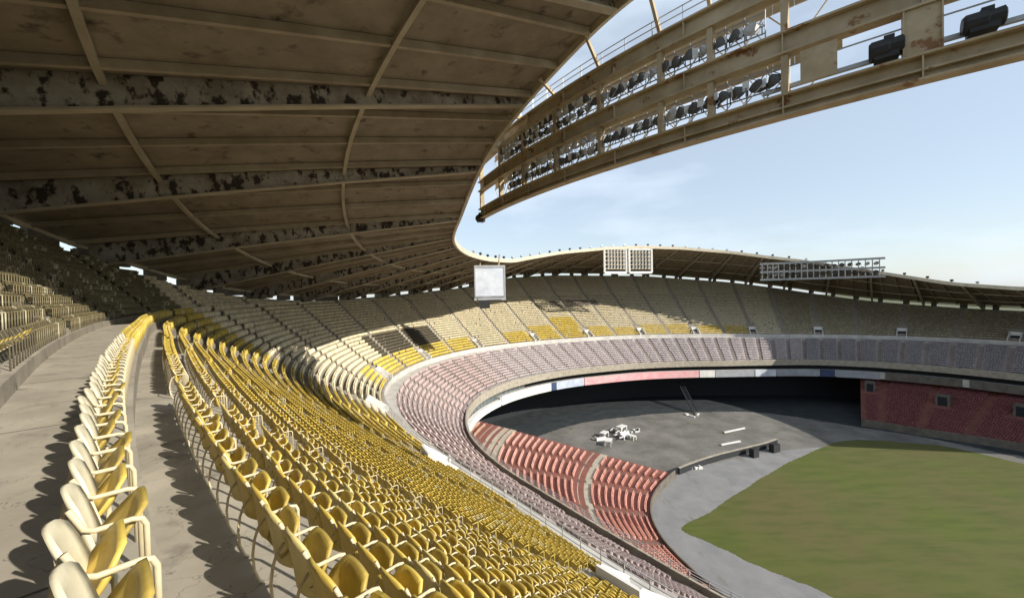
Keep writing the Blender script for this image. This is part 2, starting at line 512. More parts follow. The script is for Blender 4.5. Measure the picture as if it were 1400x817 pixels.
# aisle steps
mb = MB()
for a_ in AISLE:
    for i in range(1, NROWS):
        z = z_row(i)
        if z > float(T_TOP(a_)) - 0.2 or i in (N_A, N_A + 1):
            continue
        r = float(nose(i, a_)); w = 0.55
        mb.box(P(a_, r - 0.17, z - DZ / 2 - 0.14), (1.05, 0.34, 0.28), yaw_at(a_))
mb.build('aisle_steps', M_CONC, upper)
# front parapet and the walkway below it
mb = MB()
strip(mb, TS, R_UF(TS) - 0.85, arr(-18.0, TS), R_UF(TS) - 0.85, arr(-19.3, TS))
mb.build('front_wall', M_CONC_L, upper)
# back wall with slots below the roof
mb = MB()
rb = R_BACK(TS)
ring_solid(mb, TS, rb, rb + 0.35, T_TOP(TS) - 0.9, T_TOP(TS) + 0.55)
strip(mb, TS, r_of_z(TS, T_TOP(TS)) - 0.6, T_TOP(TS) - 0.62, rb, T_TOP(TS) - 0.62)
mb.build('back_wall', M_CONC, upper)
for k in range(-6, 32):
    t0 = 6.5 + 7.5 * k
    for dt in (0, 3.75):
        t = t0 + dt
        if not -40 < t < 232: continue
        r = float(R_BACK(t)); T = float(T_TOP(t))
        c = MB(); c.box(P(t, r + 0.17, T + 1.3), ((1.9 if dt == 0 else 1.5) if t > 62 else (4.0 if t in (29.0, 36.5, 51.5) else 8.5), 0.5, 1.52), yaw_at(t))
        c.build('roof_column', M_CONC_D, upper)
# vomitories: doorway boxes set into the lowest rows
for t in VOM:
    if not -25 < t < 225: continue
    rf = float(R_UF(t)); ya = yaw_at(t)
    v = MB()
    for s in (-1, 1):
        a = Vector(P(t, rf - 0.7, -18 + 0.55)); tx = Vector((math.cos(ya), math.sin(ya), 0)); ty = Vector((-math.sin(ya), math.cos(ya), 0))
        p0 = a + tx * s * 1.25
        p1 = p0 - ty * 2.9
        top0, top1 = p0.z, p1.z + 1.75
        w = tx * 0.11
        v.box8([(p0 - w) - Vector((0, 0, 1.6)), (p0 + w) - Vector((0, 0, 1.6)), (p1 + w) - Vector((0, 0, 1.0)), (p1 - w) - Vector((0, 0, 1.0)),
                (p0 - w), (p0 + w), (p1 + w) + Vector((0, 0, 2.15)), (p1 - w) + Vector((0, 0, 1.6))])
    bk = Vector(P(t, rf + 2.3, -18 + 2.1)); v.box(bk - Vector((0, 0, 0.3)), (2.72, 0.22, 1.6), ya)
    vo = v.build('vomitory', M_WHITE, upper)
    d = MB(); d.box(Vector(P(t, rf + 2.15, -18 + 0.62)), (2.1, 0.06, 1.7), ya); d.build('doorway', M_DARK, vo)

middle = thing('middle_deck', 'shallow middle seating deck with curved front fascia below the yellow deck', 'grandstand', P(60, 85, -44))
N_M = 14
Z_M0, Z_M1 = -27.6, -19.9


def rm_row(i, th):
    a, b = R_MF(th) + 0.95, R_UF(th) - 3.3
    return a + (b - a) * i / (N_M - 1)


def zm_row(i):
    return Z_M0 + (Z_M1 - Z_M0) * i / (N_M - 1)


mb = MB()
for i in range(N_M):
    z = zm_row(i)
    r0 = rm_row(i - 1, TS) + 0.1 if i else R_MF(TS)
    r1 = rm_row(i, TS) + 0.1
    if i: strip(mb, TS, r0, arr(zm_row(i - 1), TS), r0, arr(z, TS))
    strip(mb, TS, r0, arr(z, TS), r1, arr(z, TS))
strip(mb, TS, rm_row(N_M - 1, TS) + 0.1, arr(Z_M1, TS), rm_row(N_M - 1, TS) + 0.1, arr(-19.3, TS))
mb.build('terrace', M_MEZC, middle)
mez_v, mez_f = mb.v, mb.f
mb = MB(); strip(mb, TS, rm_row(N_M - 1, TS) + 0.1, arr(-19.3, TS), R_UF(TS) - 0.85, arr(-19.3, TS))
mb.build('cross_walkway', M_CONC_L, middle)
mb = MB()
for k in range(-12, 64):
    t = 3.0 + 3.75 * k
    if not -30 < t < 228: continue
    for i in range(1, N_M):
        r = float(rm_row(i - 1, t)) + 0.1
        mb.box(P(t, r - 0.18, zm_row(i) - 0.43), (0.9, 0.36, 0.28), yaw_at(t))
mb.build('aisle_steps', M_CONC_D, middle)
mb = MB()
ring_solid(mb, TS, R_MF(TS) - 0.3, R_MF(TS) - 0.003, -28.9, -26.75)
mb.build('front_parapet', M_CONC, middle)
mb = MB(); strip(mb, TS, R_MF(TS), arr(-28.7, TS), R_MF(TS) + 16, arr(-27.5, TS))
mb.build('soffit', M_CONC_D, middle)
TW = np.arange(-45, 84, 1.0)
mb = MB(); strip(mb, TW, R_MF(TW) + 1.3, arr(-28.6, TW), R_MF(TW) + 1.3, arr(-31.2, TW))
wnd = mb.build('press_box_window', M_GLASS, middle)
for t in np.arange(20, 84, 1.5):
    mb = MB(); mb.box(P(t, float(R_MF(t)) + 1.24, -29.9), (0.14, 0.1, 2.6), yaw_at(t)); mb.build('mullion', M_GREYST, wnd)
for t in np.arange(2.0, 24, 2.6):
    rj = float(R_A(t)) + 0.2; e = float(R_L(t)) - 0.72
    mb = MB(); mb.quad(P(t, rj - 0.3, Z_A + 0.004), P(t + 0.012, rj - 0.3, Z_A + 0.004), P(t + 0.012, e, Z_A + 0.004), P(t, e, Z_A + 0.004)); mb.build('expansion_joint', M_CONC_D, upper)
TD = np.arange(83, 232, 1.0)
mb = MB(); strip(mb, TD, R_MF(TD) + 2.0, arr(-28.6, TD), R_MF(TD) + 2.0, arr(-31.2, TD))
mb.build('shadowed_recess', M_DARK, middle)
TB1 = np.arange(-45, 74.1, 1.0)
mb = MB(); ring_solid(mb, TB1, R_MF(TB1) - 0.2, R_MF(TB1) + 1.2, -33.0, -31.3)
mb.build('lower_band', M_WHITE, middle)
TB2 = np.arange(74, 232, 1.0)
mb = MB(); ring_solid(mb, TB2, R_MF(TB2) + 0.1, R_MF(TB2) + 1.4, -32.9, -30.5)
mb.build('lower_band', M_CONC_L, middle)
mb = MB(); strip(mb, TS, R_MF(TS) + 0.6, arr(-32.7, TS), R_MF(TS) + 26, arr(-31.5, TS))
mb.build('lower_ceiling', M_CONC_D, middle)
ads = [(74.5, 90.5, M_WHITE, 'white'), (90.7, 92.0, M_NAVYAD, 'navy'), (92.2, 100.5, M_BLUEAD, 'pale blue'), (100.8, 137.5, M_PINKAD, 'faded pink'),
       (137.8, 142.5, M_WHITE, 'white'), (142.7, 154.5, M_GREYAD, 'grey blue'), (154.8, 160.5, M_SCREEN, 'bright white'), (160.8, 171, M_GREYAD, 'grey'),
       (171.3, 174.5, M_NAVYAD, 'dark navy'), (174.8, 183, M_GREYAD, 'grey'), (184, 196, M_CONC_D, 'brownish'), (197, 212, M_CONC_D, 'brownish')]
for a0, a1, mm, nm in ads:
    t = np.linspace(a0, a1, max(3, int((a1 - a0) / 1.5)))
    b_ = MB(); ring_solid(b_, t, R_MF(t) - 0.12, R_MF(t) + 0.09, -33.05, -30.45)
    tag(b_.build('banner_panel', mm, middle), nm + ' banner panel')
    if nm == 'faded pink':
        pass
# dark concourse wall at the back of the void
conc = thing('concourse_wall', 'dark concourse back wall in deep shade beneath the middle deck', 'wall', P(120, 92, -44))
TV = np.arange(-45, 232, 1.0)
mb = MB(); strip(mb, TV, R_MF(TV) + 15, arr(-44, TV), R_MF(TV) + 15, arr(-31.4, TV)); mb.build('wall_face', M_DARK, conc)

# lower stands
def lower_stand(name, label, t0, t1, rf, rb, zf, zb, n):
    st = thing(name, label, 'grandstand', P((t0 + t1) / 2, 60, -44))
    ts = np.arange(t0, t1 + 0.01, 1.0)
    mb = MB()
    rows = []
    for i in range(n):
        z = zf + (zb - zf) * i / (n - 1)
        f0 = lambda th, i=i: rf(th) + (rb(th) - rf(th)) * i / (n - 1)
        f1 = lambda th, i=i: rf(th) + (rb(th) - rf(th)) * (i + 1) / (n - 1)
        zp = zf + (zb - zf) * (i - 1) / (n - 1) if i else -44
        strip(mb, ts, f0(ts), arr(zp, ts), f0(ts), arr(z, ts))
        strip(mb, ts, f0(ts), arr(z, ts), f1(ts), arr(z, ts))
        rows.append((lambda th, i=i: rf(th) + (rb(th) - rf(th)) * (i + 0.8) / (n - 1), z))
    for te in (t0, t1):      # end walls
        for i in range(n):
            z = zf + (zb - zf) * i / (n - 1)
            ra = float(rf(te) + (rb(te) - rf(te)) * i / (n - 1)); rb_ = float(rf(te) + (rb(te) - rf(te)) * (i + 1) / (n - 1))
            mb.quad(P(te, ra, -44), P(te, rb_, -44), P(te, rb_, z), P(te, ra, z))
    mb.build('terrace', M_REDC, st)
    mb2 = MB(); ring_solid(mb2, ts, rf(ts) - 0.25, rf(ts) - 0.01, -44, zf + 0.75); mb2.build('front_wall', M_CONC_D, st)
    return st, rows, (mb.v, mb.f)


N_LOW = 34
lowA, rowsA, geoA = lower_stand('lower_stand', 'sunlit lower stand of coral red seats curving below the middle deck', -20, 68,
                                lambda th: R_LF(th), lambda th: R_MF(th) + 8, -42.9, -33.9, N_LOW)
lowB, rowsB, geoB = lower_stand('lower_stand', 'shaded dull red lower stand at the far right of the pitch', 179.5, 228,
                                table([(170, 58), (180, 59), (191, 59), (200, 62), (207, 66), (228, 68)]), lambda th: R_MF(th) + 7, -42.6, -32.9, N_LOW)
# concrete cross aisle and aisle stairs of the sunlit stand
LOW_AISLE = [2.0, 12.0, 22.0, 32.0, 42.0, 52.0, 60.0]
CROSS = 9
mb = MB(); ts = np.arange(-20, 68.1, 1.0)
fz = lambda i: -42.9 + 9.0 * i / (N_LOW - 1)
fr = lambda i, th: R_LF(th) + (R_MF(th) + 8 - R_LF(th)) * i / (N_LOW - 1)
strip(mb, ts, fr(CROSS, ts) - 0.02, arr(fz(CROSS) + 0.02, ts), fr(CROSS + 2, ts) - 0.02, arr(fz(CROSS + 1) + 0.02, ts))
mb.build('cross_aisle', M_CONC, lowA)
mb = MB()
strip(mb, ts, fr(23, ts) - 0.02, arr(fz(23) + 0.02, ts), fr(27, ts) - 0.02, arr(fz(26) + 0.02, ts))
mb.build('cross_aisle', M_CONC, lowA)
for t in LOW_AISLE:
    mb = MB()
    for i in range(1, N_LOW):
        mb.box(P(t, float(fr(i, t)) - 0.15, fz(i) - 0.10), (0.95, 0.3, 0.16), yaw_at(t))
    mb.build('aisle_stair', M_CONC_D, lowA)  # steps coloured dark for the seat shadows seen in the aisles
for t, i0, w in ((181.3, 21, 1.7), (194.0, 17, 2.0), (205.0, 17, 2.0)):
    r = float(rowsB[i0][0](t)); z = rowsB[i0][1]
    mb = MB()
    for s in (-1, 1):
        ya = yaw_at(t); q = Vector(P(t, r, z + 1.0)) + Vector((math.cos(ya), math.sin(ya), 0)) * s * (w / 2 + 0.3); mb.box(q, (0.5, 2.6, 3.0), ya)
    mb.box(P(t, r, z + 2.75), (w + 1.1, 2.6, 0.5), yaw_at(t))
    vo = mb.build('vomitory', M_CONC_D, lowB)
    d = MB(); d.box(P(t, r - 0.2, z + 1.0), (w, 2.2, 3.0), yaw_at(t)); d.build('doorway', M_DARK, vo)

# ------------------------------------------------------------------ roof
ROOF0, ROOF1 = 8.0, 234.0  # near bays left unbuilt so sun reaches the near rows
roof = thing('stadium_roof', 'wavy cantilever roof with brown peeling underside above the top deck', 'roof', P(60, 100, 5))
R_OUT = lambda th: R_BACK(th) + 1.2
Z_OUT = lambda th: T_TOP(th) + 1.9
TR = np.arange(ROOF0, ROOF1 + 0.01, 0.5)


def roof_pt(th, u, dz=0.0):
    """u = 0 at the rim, 1 at the outer edge"""
    r = R_RIM + (float(R_OUT(th)) - R_RIM) * u
    z = float(H_RIM(th)) + (float(Z_OUT(th)) - float(H_RIM(th))) * u + 0.15 * math.sin(math.pi * u)
    return P(th, r, z + dz)


mb = MB()
US = np.linspace(0, 1, 9)
gridp = [[roof_pt(t, u) for u in US] for t in TR]
gridt = [[roof_pt(t, u, 0.22) for u in US] for t in TR]
for i in range(len(TR) - 1):
    for j in range(len(US) - 1):
        mb.quad(gridp[i][j], gridp[i + 1][j], gridp[i + 1][j + 1], gridp[i][j + 1], 0)
        mb.quad(gridt[i][j], gridt[i][j + 1], gridt[i + 1][j + 1], gridt[i + 1][j], 1)
mb.build('roof_deck', [M_ROOF, M_ROOFTOP], roof)
mb = MB()
TQ = np.arange(-14, ROOF0 + 0.01, 1.0)  # unseen roof strip added only to shade the rows above the walkway
for a, b in zip(TQ[:-1], TQ[1:]):
    for u0, u1 in ((0.59, 0.78), (0.78, 1.0)):
        mb.quad(roof_pt(a, u0), roof_pt(b, u0), roof_pt(b, u1), roof_pt(a, u1), 0)
        mb.quad(roof_pt(a, u0, 0.22), roof_pt(a, u1, 0.22), roof_pt(b, u1, 0.22), roof_pt(b, u0, 0.22), 1)
mb.build('shading_strip', [M_ROOF, M_ROOFTOP], roof)
mb = MB()
for i in range(len(TR) - 1):
    a, b = TR[i], TR[i + 1]
    pts = []
    for t in (a, b):
        pts.append([roof_pt(t, -0.006, -0.55), roof_pt(t, -0.006, 0.5), roof_pt(t, 0.003, 0.5), roof_pt(t, 0.003, -0.55)])
    for k in range(4):
        mb.quad(pts[0][k], pts[1][k], pts[1][(k + 1) % 4], pts[0][(k + 1) % 4])
mb.build('rim_fascia', M_STEELL, roof)
# ring purlins that follow the rim
for u in (0.34, 0.68, 0.97):
    mb = MB()
    tt = np.arange(ROOF0, ROOF1 + 0.01, 1.5)
    for a, b in zip(tt[:-1], tt[1:]):
        mb.bar(roof_pt(a, u, -0.5), roof_pt(b, u, -0.5), 0.32, 0.34)
    mb.build('ring_purlin', M_FLANGE, roof)
# radial girders (deep, tapered) on the column lines, light ribs between
t = 1.5
girders = np.arange(9.0, ROOF1, 7.5)
for t in girders:
    mb = MB(); N = 9
    for j in range(N):
        u0, u1 = 0.01 + 0.97 * j / N, 0.01 + 0.97 * (j + 1) / N
        d0, d1 = (0.55 + 1.9 * u0), (0.55 + 1.9 * u1)
        a0, a1 = Vector(roof_pt(t, u0, -0.02)), Vector(roof_pt(t, u1, -0.02))
        ya = yaw_at(t); s = Vector((math.cos(ya), math.sin(ya), 0)) * 0.12
        b0, b1 = a0 - Vector((0, 0, d0)), a1 - Vector((0, 0, d1))
        mb.box8([b0 - s, b0 + s, a0 + s, a0 - s, b1 - s, b1 + s, a1 + s, a1 - s], 0)
        f = s * 2.6; up = Vector((0, 0, 0.14))
        e = Vector((0, 0, 0.003))
        mb.box8([b0 - f - up - e, b0 + f - up - e, b0 + f - e, b0 - f - e, b1 - f - up - e, b1 + f - up - e, b1 + f - e, b1 - f - e], 1)
    mb.build('girder', [M_GIRDER, M_FLANGE], roof)
nrib = 0
for t in np.arange(ROOF0 + 0.2, ROOF1, 2.5):
    if np.min(abs(girders - t)) < 0.6: continue
    mb = MB()
    for j in range(6):
        mb.bar(roof_pt(t, 0.005 + 0.975 * j / 6, -0.28), roof_pt(t, 0.005 + 0.975 * (j + 1) / 6, -0.28), 0.3, 0.5)
    mb.build('rib', M_RIB, roof); nrib += 1
# little rim lamps standing on the far edge
for t in np.arange(60, 200, 3.75):
    mb = MB()
    p = Vector(roof_pt(t, 0.0, 0.4)); mb.box(p + Vector((0, 0, 0.3)), (0.18, 0.18, 0.8), yaw_at(t)); mb.box(p + Vector((0, 0, 0.62)), (0.75, 0.5, 0.5), yaw_at(t), tilt=0.4)
    mb.build('rim_lamp', M_BLACK if int(t) % 2 else M_GREYST, roof)

# ------------------------------------------------------------------ lighting trusses
def floodlight(mb, p, aim, r=0.36):
    ax = Vector(aim).normalized(); p = Vector(p)
    mb.lathe(p - ax * 0.34, ax, [(0, 0.10), (0.06, 0.16), (0.30, r * 0.8), (0.46, r), (0.50, r)], 10, 0)
    s = ax.cross(Vector((0, 0, 1))).normalized()
    for k in (-1, 1):
        mb.bar(p + s * k * (r + 0.05), p + s * k * (r + 0.05) + Vector((0, 0, -0.5)), 0.05, 0.05, 0)


def truss(label, t0, t1, chords, hch, posts, lamps, lamp_step, fine=True, wide=()):
    tr = thing('light_truss', label, 'light truss', P((t0 + t1) / 2, R_TRUSS, chords[0]), 0.0, 'curved lighting trusses at the roof rim')
    M_ST = M_STEEL if fine else M_GREYST
    step = 0.75
    ts = np.arange(t0, t1 + 0.01, step)
    rr = R_TRUSS
    for z in chords:
        mb = MB()
        h = hch
        for a, b in zip(ts[:-1], ts[1:]):
            pa, pb = P(a, rr, z), P(b, rr, z)
            mb.bar(pa, pb, 0.10, h, 0)                                     # web
            for s in (-1, 1):                                            # flanges
                mb.bar(P(a, rr, z + s * (h / 2 + 0.06)), P(b, rr, z + s * (h / 2 + 0.06)), 0.75, 0.115, 0)
            if fine and int(round((a - t0) / step)) % 5 == 0:
                mb.box(P(a, rr + 0.2, z), (0.06, 0.3, h - 0.01), yaw_at(a))
            if fine and z == chords[0]:                                  # cable tray along the web
                mb.bar(P(a, rr + 0.17, z - 0.12), P(b, rr + 0.17, z - 0.12), 0.22, 0.10, 0)
        mb.build('chord', M_ST, tr)
    for t in posts:
        w = 1.2 if t in wide else 0.32
        for z0, z1 in zip(chords[:-1], chords[1:]):
            mb = MB()
            if t in wide and z0 != chords[0]: w = 0.5
            zz0, zz1 = z0 + hch / 2 + 0.13, z1 - hch / 2 - 0.13
            mb.box(P(t, rr, (zz0 + zz1) / 2), (w, 0.5, zz1 - zz0), yaw_at(t))
            if t in wide and z0 == chords[0]:
                for s in (-1, 1): mb.box(P(t + s * 0.44, rr, (zz0 + zz1) / 2), (0.06, 0.72, zz1 - zz0), yaw_at(t))
            mb.build('post', M_ST, tr)
        mb = MB()
        hz = float(H_RIM(t))
        mb.bar(P(t, rr, chords[-1] + hch / 2 + 0.1), P(t, R_RIM + 0.6, hz - 0.3), 0.2, 0.25)
        if fine: mb.build('arm', M_STEEL, tr)
    cnt = 0
    for (a0, a1, z0, z1) in lamps:
        if fine:
            # catwalk rails and lamp rails
            mb = MB()
            tt = np.arange(a0 - 0.5, a1 + 0.6, 0.75)
            for a, b in zip(tt[:-1], tt[1:]):
                for f in (0.10, 0.30, 0.52, 0.90):
                    z = z0 + (z1 - z0) * f
                    mb.bar(P(a, rr - 0.35, z), P(b, rr - 0.35, z), 0.06, 0.07)
                mb.bar(P(a, rr - 0.35, z0), P(a, rr - 0.35, z1), 0.05, 0.05)
                mb.bar(P(a, rr - 0.35, z0 + 0.52 * (z1 - z0)), P(b, rr - 0.35, z0 + 0.9 * (z1 - z0)), 0.04, 0.04)
                mb.bar(P(a, rr - 1.0, z0 + 0.02), P(b, rr - 0.3, z0 + 0.95 * (z1 - z0)), 0.05, 0.05)
                mb.bar(P(b, rr + 0.1, z0 + 0.02), P(a, rr + 0.1, z0 + 0.5 * (z1 - z0)), 0.045, 0.045)
            mb.build('lamp_rail', M_GREYST, tr)
        for t in np.arange(a0, a1, lamp_step):
            for f in ((0.36, 0.80) if (fine and t > a0 + 0.45 * (a1 - a0)) else (0.52,)):
                z = z0 + (z1 - z0) * f
                q = Vector(P(t + random.uniform(-.08, .08), rr - 0.1, z + random.uniform(-.05, .05)))
                aim = Vector((CX - q.x, CY - q.y, 0)).normalized() * 0.75 + Vector((0, 0, -0.62)) + Vector((random.uniform(-.45, .45), random.uniform(-.45, .45), 0))
                r_ = (0.47 if f == 0.52 else 0.38) if fine else 0.8
                mb = MB(); floodlight(mb, q, aim, r_)
                h_ = mb.build('floodlight', M_LAMP if random.random() < 0.7 else M_GREYST, tr); cnt += 1
                if fine:
                    ax = aim.normalized()
                    mb = MB(); mb.lathe(q + ax * 0.163, ax, [(0, r_ * 0.93), (0.012, r_ * 0.9)], 10); mb.build('reflector', M_LENS, h_)
                    if random.random() < 0.75:
                        mb = MB(); qq = Vector(P(t + 0.36, rr + 0.05, z + random.uniform(-.1, .2)))
                        mb.box(qq, (0.34, 0.05, random.uniform(0.35, 0.6)), yaw_at(t) + random.uniform(-.3, .3), tilt=random.uniform(-.4, .4)); mb.build('white_plate', M_WPLAST, tr)  # thin white plates tilted at random between the lamps
    return tr, cnt


def th_of_px(x, y, z):
    a, b = (x - 700) / F_PX, -(y - 408.5) / F_PX
    d = c_right * a + c_up * b + c_fwd
    t = z / d.z
    ang = math.degrees(math.atan2(d.y * t - CY, d.x * t - CX))
    v = -(ang - CTH) % 360
    return v if v < 300 else v - 360


T_POST = -1.5
posts = [-6.0, T_POST, 2.2, 4.9, 7.2, 10.8, 14.4, 18.0, 21.6, 25.9]
truss_a, n1 = truss('big ochre steel lighting truss with three curved chords overhead beside the roof edge', -9.0, 26.4, [9.95, 13.3, 16.6], 1.0,
                    posts, [(2.6, 20.6, 10.62, 12.62), (3.4, 21.6, 13.98, 15.92)], 0.60, True, (T_POST,))
truss_b, n2 = truss('distant grey lighting truss standing on the far roof rim', 158, 184.4, [3.4, 6.4, 9.6], 0.5,
                    list(np.arange(158.5, 184.4, 1.3)), [(158.5, 184, 3.8, 6.2), (158.5, 184, 6.8, 9.2)], 1.6, False)
# small extras hanging on the near truss
for z in (13.3, 16.6):
    tt = np.arange(0.5, 24.6, 0.75)
    for k in range(0, len(tt) - 2, 3):
        mb = MB()
        for a, b in zip(tt[k:k + 3], tt[k + 1:k + 4]):
            mb.bar(P(a + 0.01, R_TRUSS - 1.1, z - 0.45), P(b - 0.01, R_TRUSS - 1.1, z - 0.45), 0.12, 0.62)
        mb.build('lit_strip_beam', M_STEELL, truss_a)  # pale beams added to imitate sunlit strips under the chords
mb = MB()
t = 1.15; mb.box(P(t, R_TRUSS + 0.45, 11.55), (1.5, 0.12, 1.7), yaw_at(t)); mb.build('equipment_plate', M_STEEL, truss_a)
mb = MB()
tt = np.arange(-9, 4, 1.0)
for f, s in ((11.1, 0.2), (12.2, 0.06)):
    mb = MB()
    for a, b in zip(tt[:-1], tt[1:]): mb.bar(P(a, R_TRUSS - 0.3, f), P(b, R_TRUSS - 0.3, f), s, s)
    mb.build('conduit', M_GREYST, truss_a)


for z0 in (10.55, 13.9):
    tt = np.arange(0.6, 25.0, 1.2)
    for k, (a, b) in enumerate(zip(tt[:-1], tt[1:])):
        mb = MB()
        mb.tube([P(a, R_TRUSS - 1.05, z0), P(b, R_TRUSS - 1.05, z0 + 2.1)] if k % 2 else [P(a, R_TRUSS - 1.05, z0 + 2.1), P(b, R_TRUSS - 1.05, z0)], 0.045, 5)
        mb.build('lattice_brace', M_STEELL, truss_a)
for dz in (0.55, 1.0):
    mb = MB(); tt = np.arange(-9, 26.1, 0.75)
    for a, b in zip(tt[:-1], tt[1:]): mb.bar(P(a, R_TRUSS + 0.3, 16.6 + 0.55 + dz), P(b, R_TRUSS + 0.3, 16.6 + 0.55 + dz), 0.05, 0.05)
    mb.build('handrail', M_GREYST, truss_a)
for t in np.arange(-9, 26.1, 1.5):
    mb = MB(); mb.box(P(t, R_TRUSS + 0.3, 16.6 + 1.13), (0.05, 0.05, 0.9), yaw_at(t)); mb.build('handrail_post', M_GREYST, truss_a)


def speaker(label, t, z, size):
    sp = thing('loudspeaker', label, 'loudspeaker', P(t, R_TRUSS + 0.1, z), yaw_at(t), 'black loudspeakers on the lighting truss')
    mb = MB(); w, d, h = size
    M = sp.matrix_world
    mb.lathe(M @ Vector((-w / 2, 0, h * 0.55)), M.to_3x3() @ Vector((1, 0, 0)), [(0, h * 0.40), (0.1, h * 0.5), (w * 0.55, h * 0.5), (w * 0.62, h * 0.42), (w - 0.05, h * 0.46), (w, h * 0.36)], 12)
    mb.build('cabinet', M_BLACK, sp, False)
    mb = MB(); mb.box(M @ Vector((0, 0.1, h * 0.2)), (w * 0.7, d, h * 0.35), yaw_at(t)); mb.box(M @ Vector((0.1, 0, h * 1.02)), (w * 0.3, d * 0.5, h * 0.25), yaw_at(t))
    mb.build('bracket', M_BLACK, sp)


speaker('bulky black loudspeaker on the lowest truss chord left of the thick post', -0.65, 10.78, (1.25, 0.8, 0.95))
speaker('black loudspeaker on the lowest truss chord right of the thick post', -2.8, 10.78, (1.25, 0.8, 0.85))
speaker('dark lamp housing clustered at the tapering far end of truss', 26.3, 9.0, (1.3, 0.8, 1.0))  # a lamp housing, built from the loudspeaker shape

# ------------------------------------------------------------------ scoreboard, light racks
sb = thing('scoreboard', 'square pale video board hanging below the roof rim', 'scoreboard', P(66, R_RIM - 1.2, -2), 0)
ps = Vector(P(66, R_RIM - 1.2, 2.9))
yb = math.atan2(-0.35, 0.94) - 0.0
face = math.radians(10)
mb = MB(); mb.box(ps, (8.3, 1.0, 9.2), face); mb.build('casing', M_GREYST, sb)
mb = MB(); mb.box(ps + Matrix.Rotation(face, 3, 'Z') @ Vector((0, -0.56, 0.3)), (7.5, 0.1, 7.4), face); mb.build('screen', M_SCREEN, sb)
for dx, dz, w_, h_ in ((0, 4.15, 8.0, 0.35), (0, -3.55, 8.0, 0.35), (-3.9, 0.3, 0.3, 7.35), (3.9, 0.3, 0.3, 7.35), (0, -4.2, 6.5, 0.5)):
    mb = MB(); mb.box(ps + Matrix.Rotation(face, 3, 'Z') @ Vector((dx, -0.62, dz)), (w_, 0.22, h_), face); mb.build('bezel', M_GREYAD, sb)
mb = MB()
for s in (-2.5, 2.5):
    q = ps + Matrix.Rotation(face, 3, 'Z') @ Vector((s, 0.2, 4.5)); mb.bar(q, q + Vector((0.3, 0.6, 3.0)), 0.3, 0.3)
mb.build('hanger', M_STEEL, sb)
mb = MB(); mb.box(ps + Matrix.Rotation(face, 3, 'Z') @ Vector((-1.4, 0, -5.7)), (2.6, 1.0, 2.0), face); mb.build('horn_box', M_BLACK, sb)

for i, (a0, a1, lb) in enumerate(((113.4, 120.6, 'pale steel floodlight rack on the far rim, left of the pair'),
                                  (121.6, 128.6, 'pale steel floodlight rack on the far rim, right of the pair'))):
    rk = thing('floodlight_rack', lb, 'light rack', P((a0 + a1) / 2, 82, 7), 0, 'pair of floodlight racks on far rim')
    mb = MB()
    z0, z1 = 7.4, 16.9
    tm = np.linspace(a0, a1, 5)
    for a, b in zip(tm[:-1], tm[1:]):
        for z in (z0, z1): mb.bar(P(a, 82, z), P(b, 82, z), 0.7, 0.9)
    for t in (a0, a1): mb.bar(P(t, 82, z0), P(t, 82, z1), 0.7, 0.9)
    mb.build('frame', M_WHITE, rk)
    mb = MB()
    for z in np.linspace(z0, z1, 7)[1:-1]:
        for a, b in zip(tm[:-1], tm[1:]): mb.bar(P(a, 82, z), P(b, 82, z), 0.4, 0.5)
    mb.build('lamp_shelf', M_STEELL, rk)
    mb = MB()
    for z in np.linspace(z0, z1, 7)[1:-1]:
        for t in np.linspace(a0, a1, 8)[1:-1]:
            q = Vector(P(t, 81.7, z + 0.75)); mb.lathe(q, Vector((CX - q.x, CY - q.y, -20)), [(0, 0.2), (0.4, 0.5), (0.5, 0.5)], 8)
    mb.build('lamps', M_GREYST, rk)
    mb = MB()
    for t in (a0 + 0.5, a1 - 0.5): mb.bar(P(t, 82, z1 - 0.5), P(t, R_RIM + 0.5, float(H_RIM(t)) - 0.2), 0.3, 0.3)
    mb.build('bracket', M_STEEL, rk)

# ------------------------------------------------------------------ railings along the walkway
def railing(label, r_of, z, t0, t1, step, h=1.05):
    rl = thing('railing', label, 'railing', P((t0 + t1) / 2, float(r_of((t0 + t1) / 2)), z))
    ts = np.arange(t0, t1 + 0.001, step)
    mb = MB()
    for hh in (h, h * 0.66, h * 0.33):
        for a, b in zip(ts[:-1], ts[1:]): mb.bar(P(a, float(r_of(a)), z + hh), P(b, float(r_of(b)), z + hh), 0.05, 0.05)
    mb.build('rail', M_GREYST, rl)
    for t in ts[::2]:
        mb = MB(); mb.box(P(t, float(r_of(t)), z + h / 2), (0.06, 0.06, h), yaw_at(t)); mb.build('upright', M_GREYST, rl)


railing('thin grey metal railing along the front of the yellow deck', lambda t: R_UF(t) - 0.8, -18.0, -8, 60, 0.6)
railing('thin grey railing topping the middle deck parapet', lambda t: R_MF(t) - 0.15, -26.75, -8, 100, 0.75, 0.8)

# ------------------------------------------------------------------ seats
def shell(prof, nu, width, thick, lean):
    """curved plastic shell; prof(u, v) -> (x, y, z)"""
    mb = MB(); nv = 5
    fr, bk = [], []
    for j in range(nv + 1):
        for i in range(nu + 1):
            u, v = -1 + 2 * i / nu, j / nv
            x, y, z = prof(u, v); fr.append((x, y, z)); bk.append((x * 0.985, y - thick, z - 0.004))
    mb.v = fr + bk; n = len(fr); W = nu + 1
    for j in range(nv):
        for i in range(nu):
            a = j * W + i
            mb.f.append((a, a + W, a + W + 1, a + 1)); mb.f.append((n + a, n + a + 1, n + a + W + 1, n + a + W))
    edge = [i for i in range(W)] + [j * W + nu for j in range(1, nv + 1)] + [nv * W + i for i in range(nu - 1, -1, -1)] + [j * W for j in range(nv - 1, 0, -1)]
    for k in range(len(edge)):
        a, b = edge[k], edge[(k + 1) % len(edge)]
        mb.f.append((a, b, n + b, n + a))
    mb.mi = [0] * len(mb.f)
    return mb


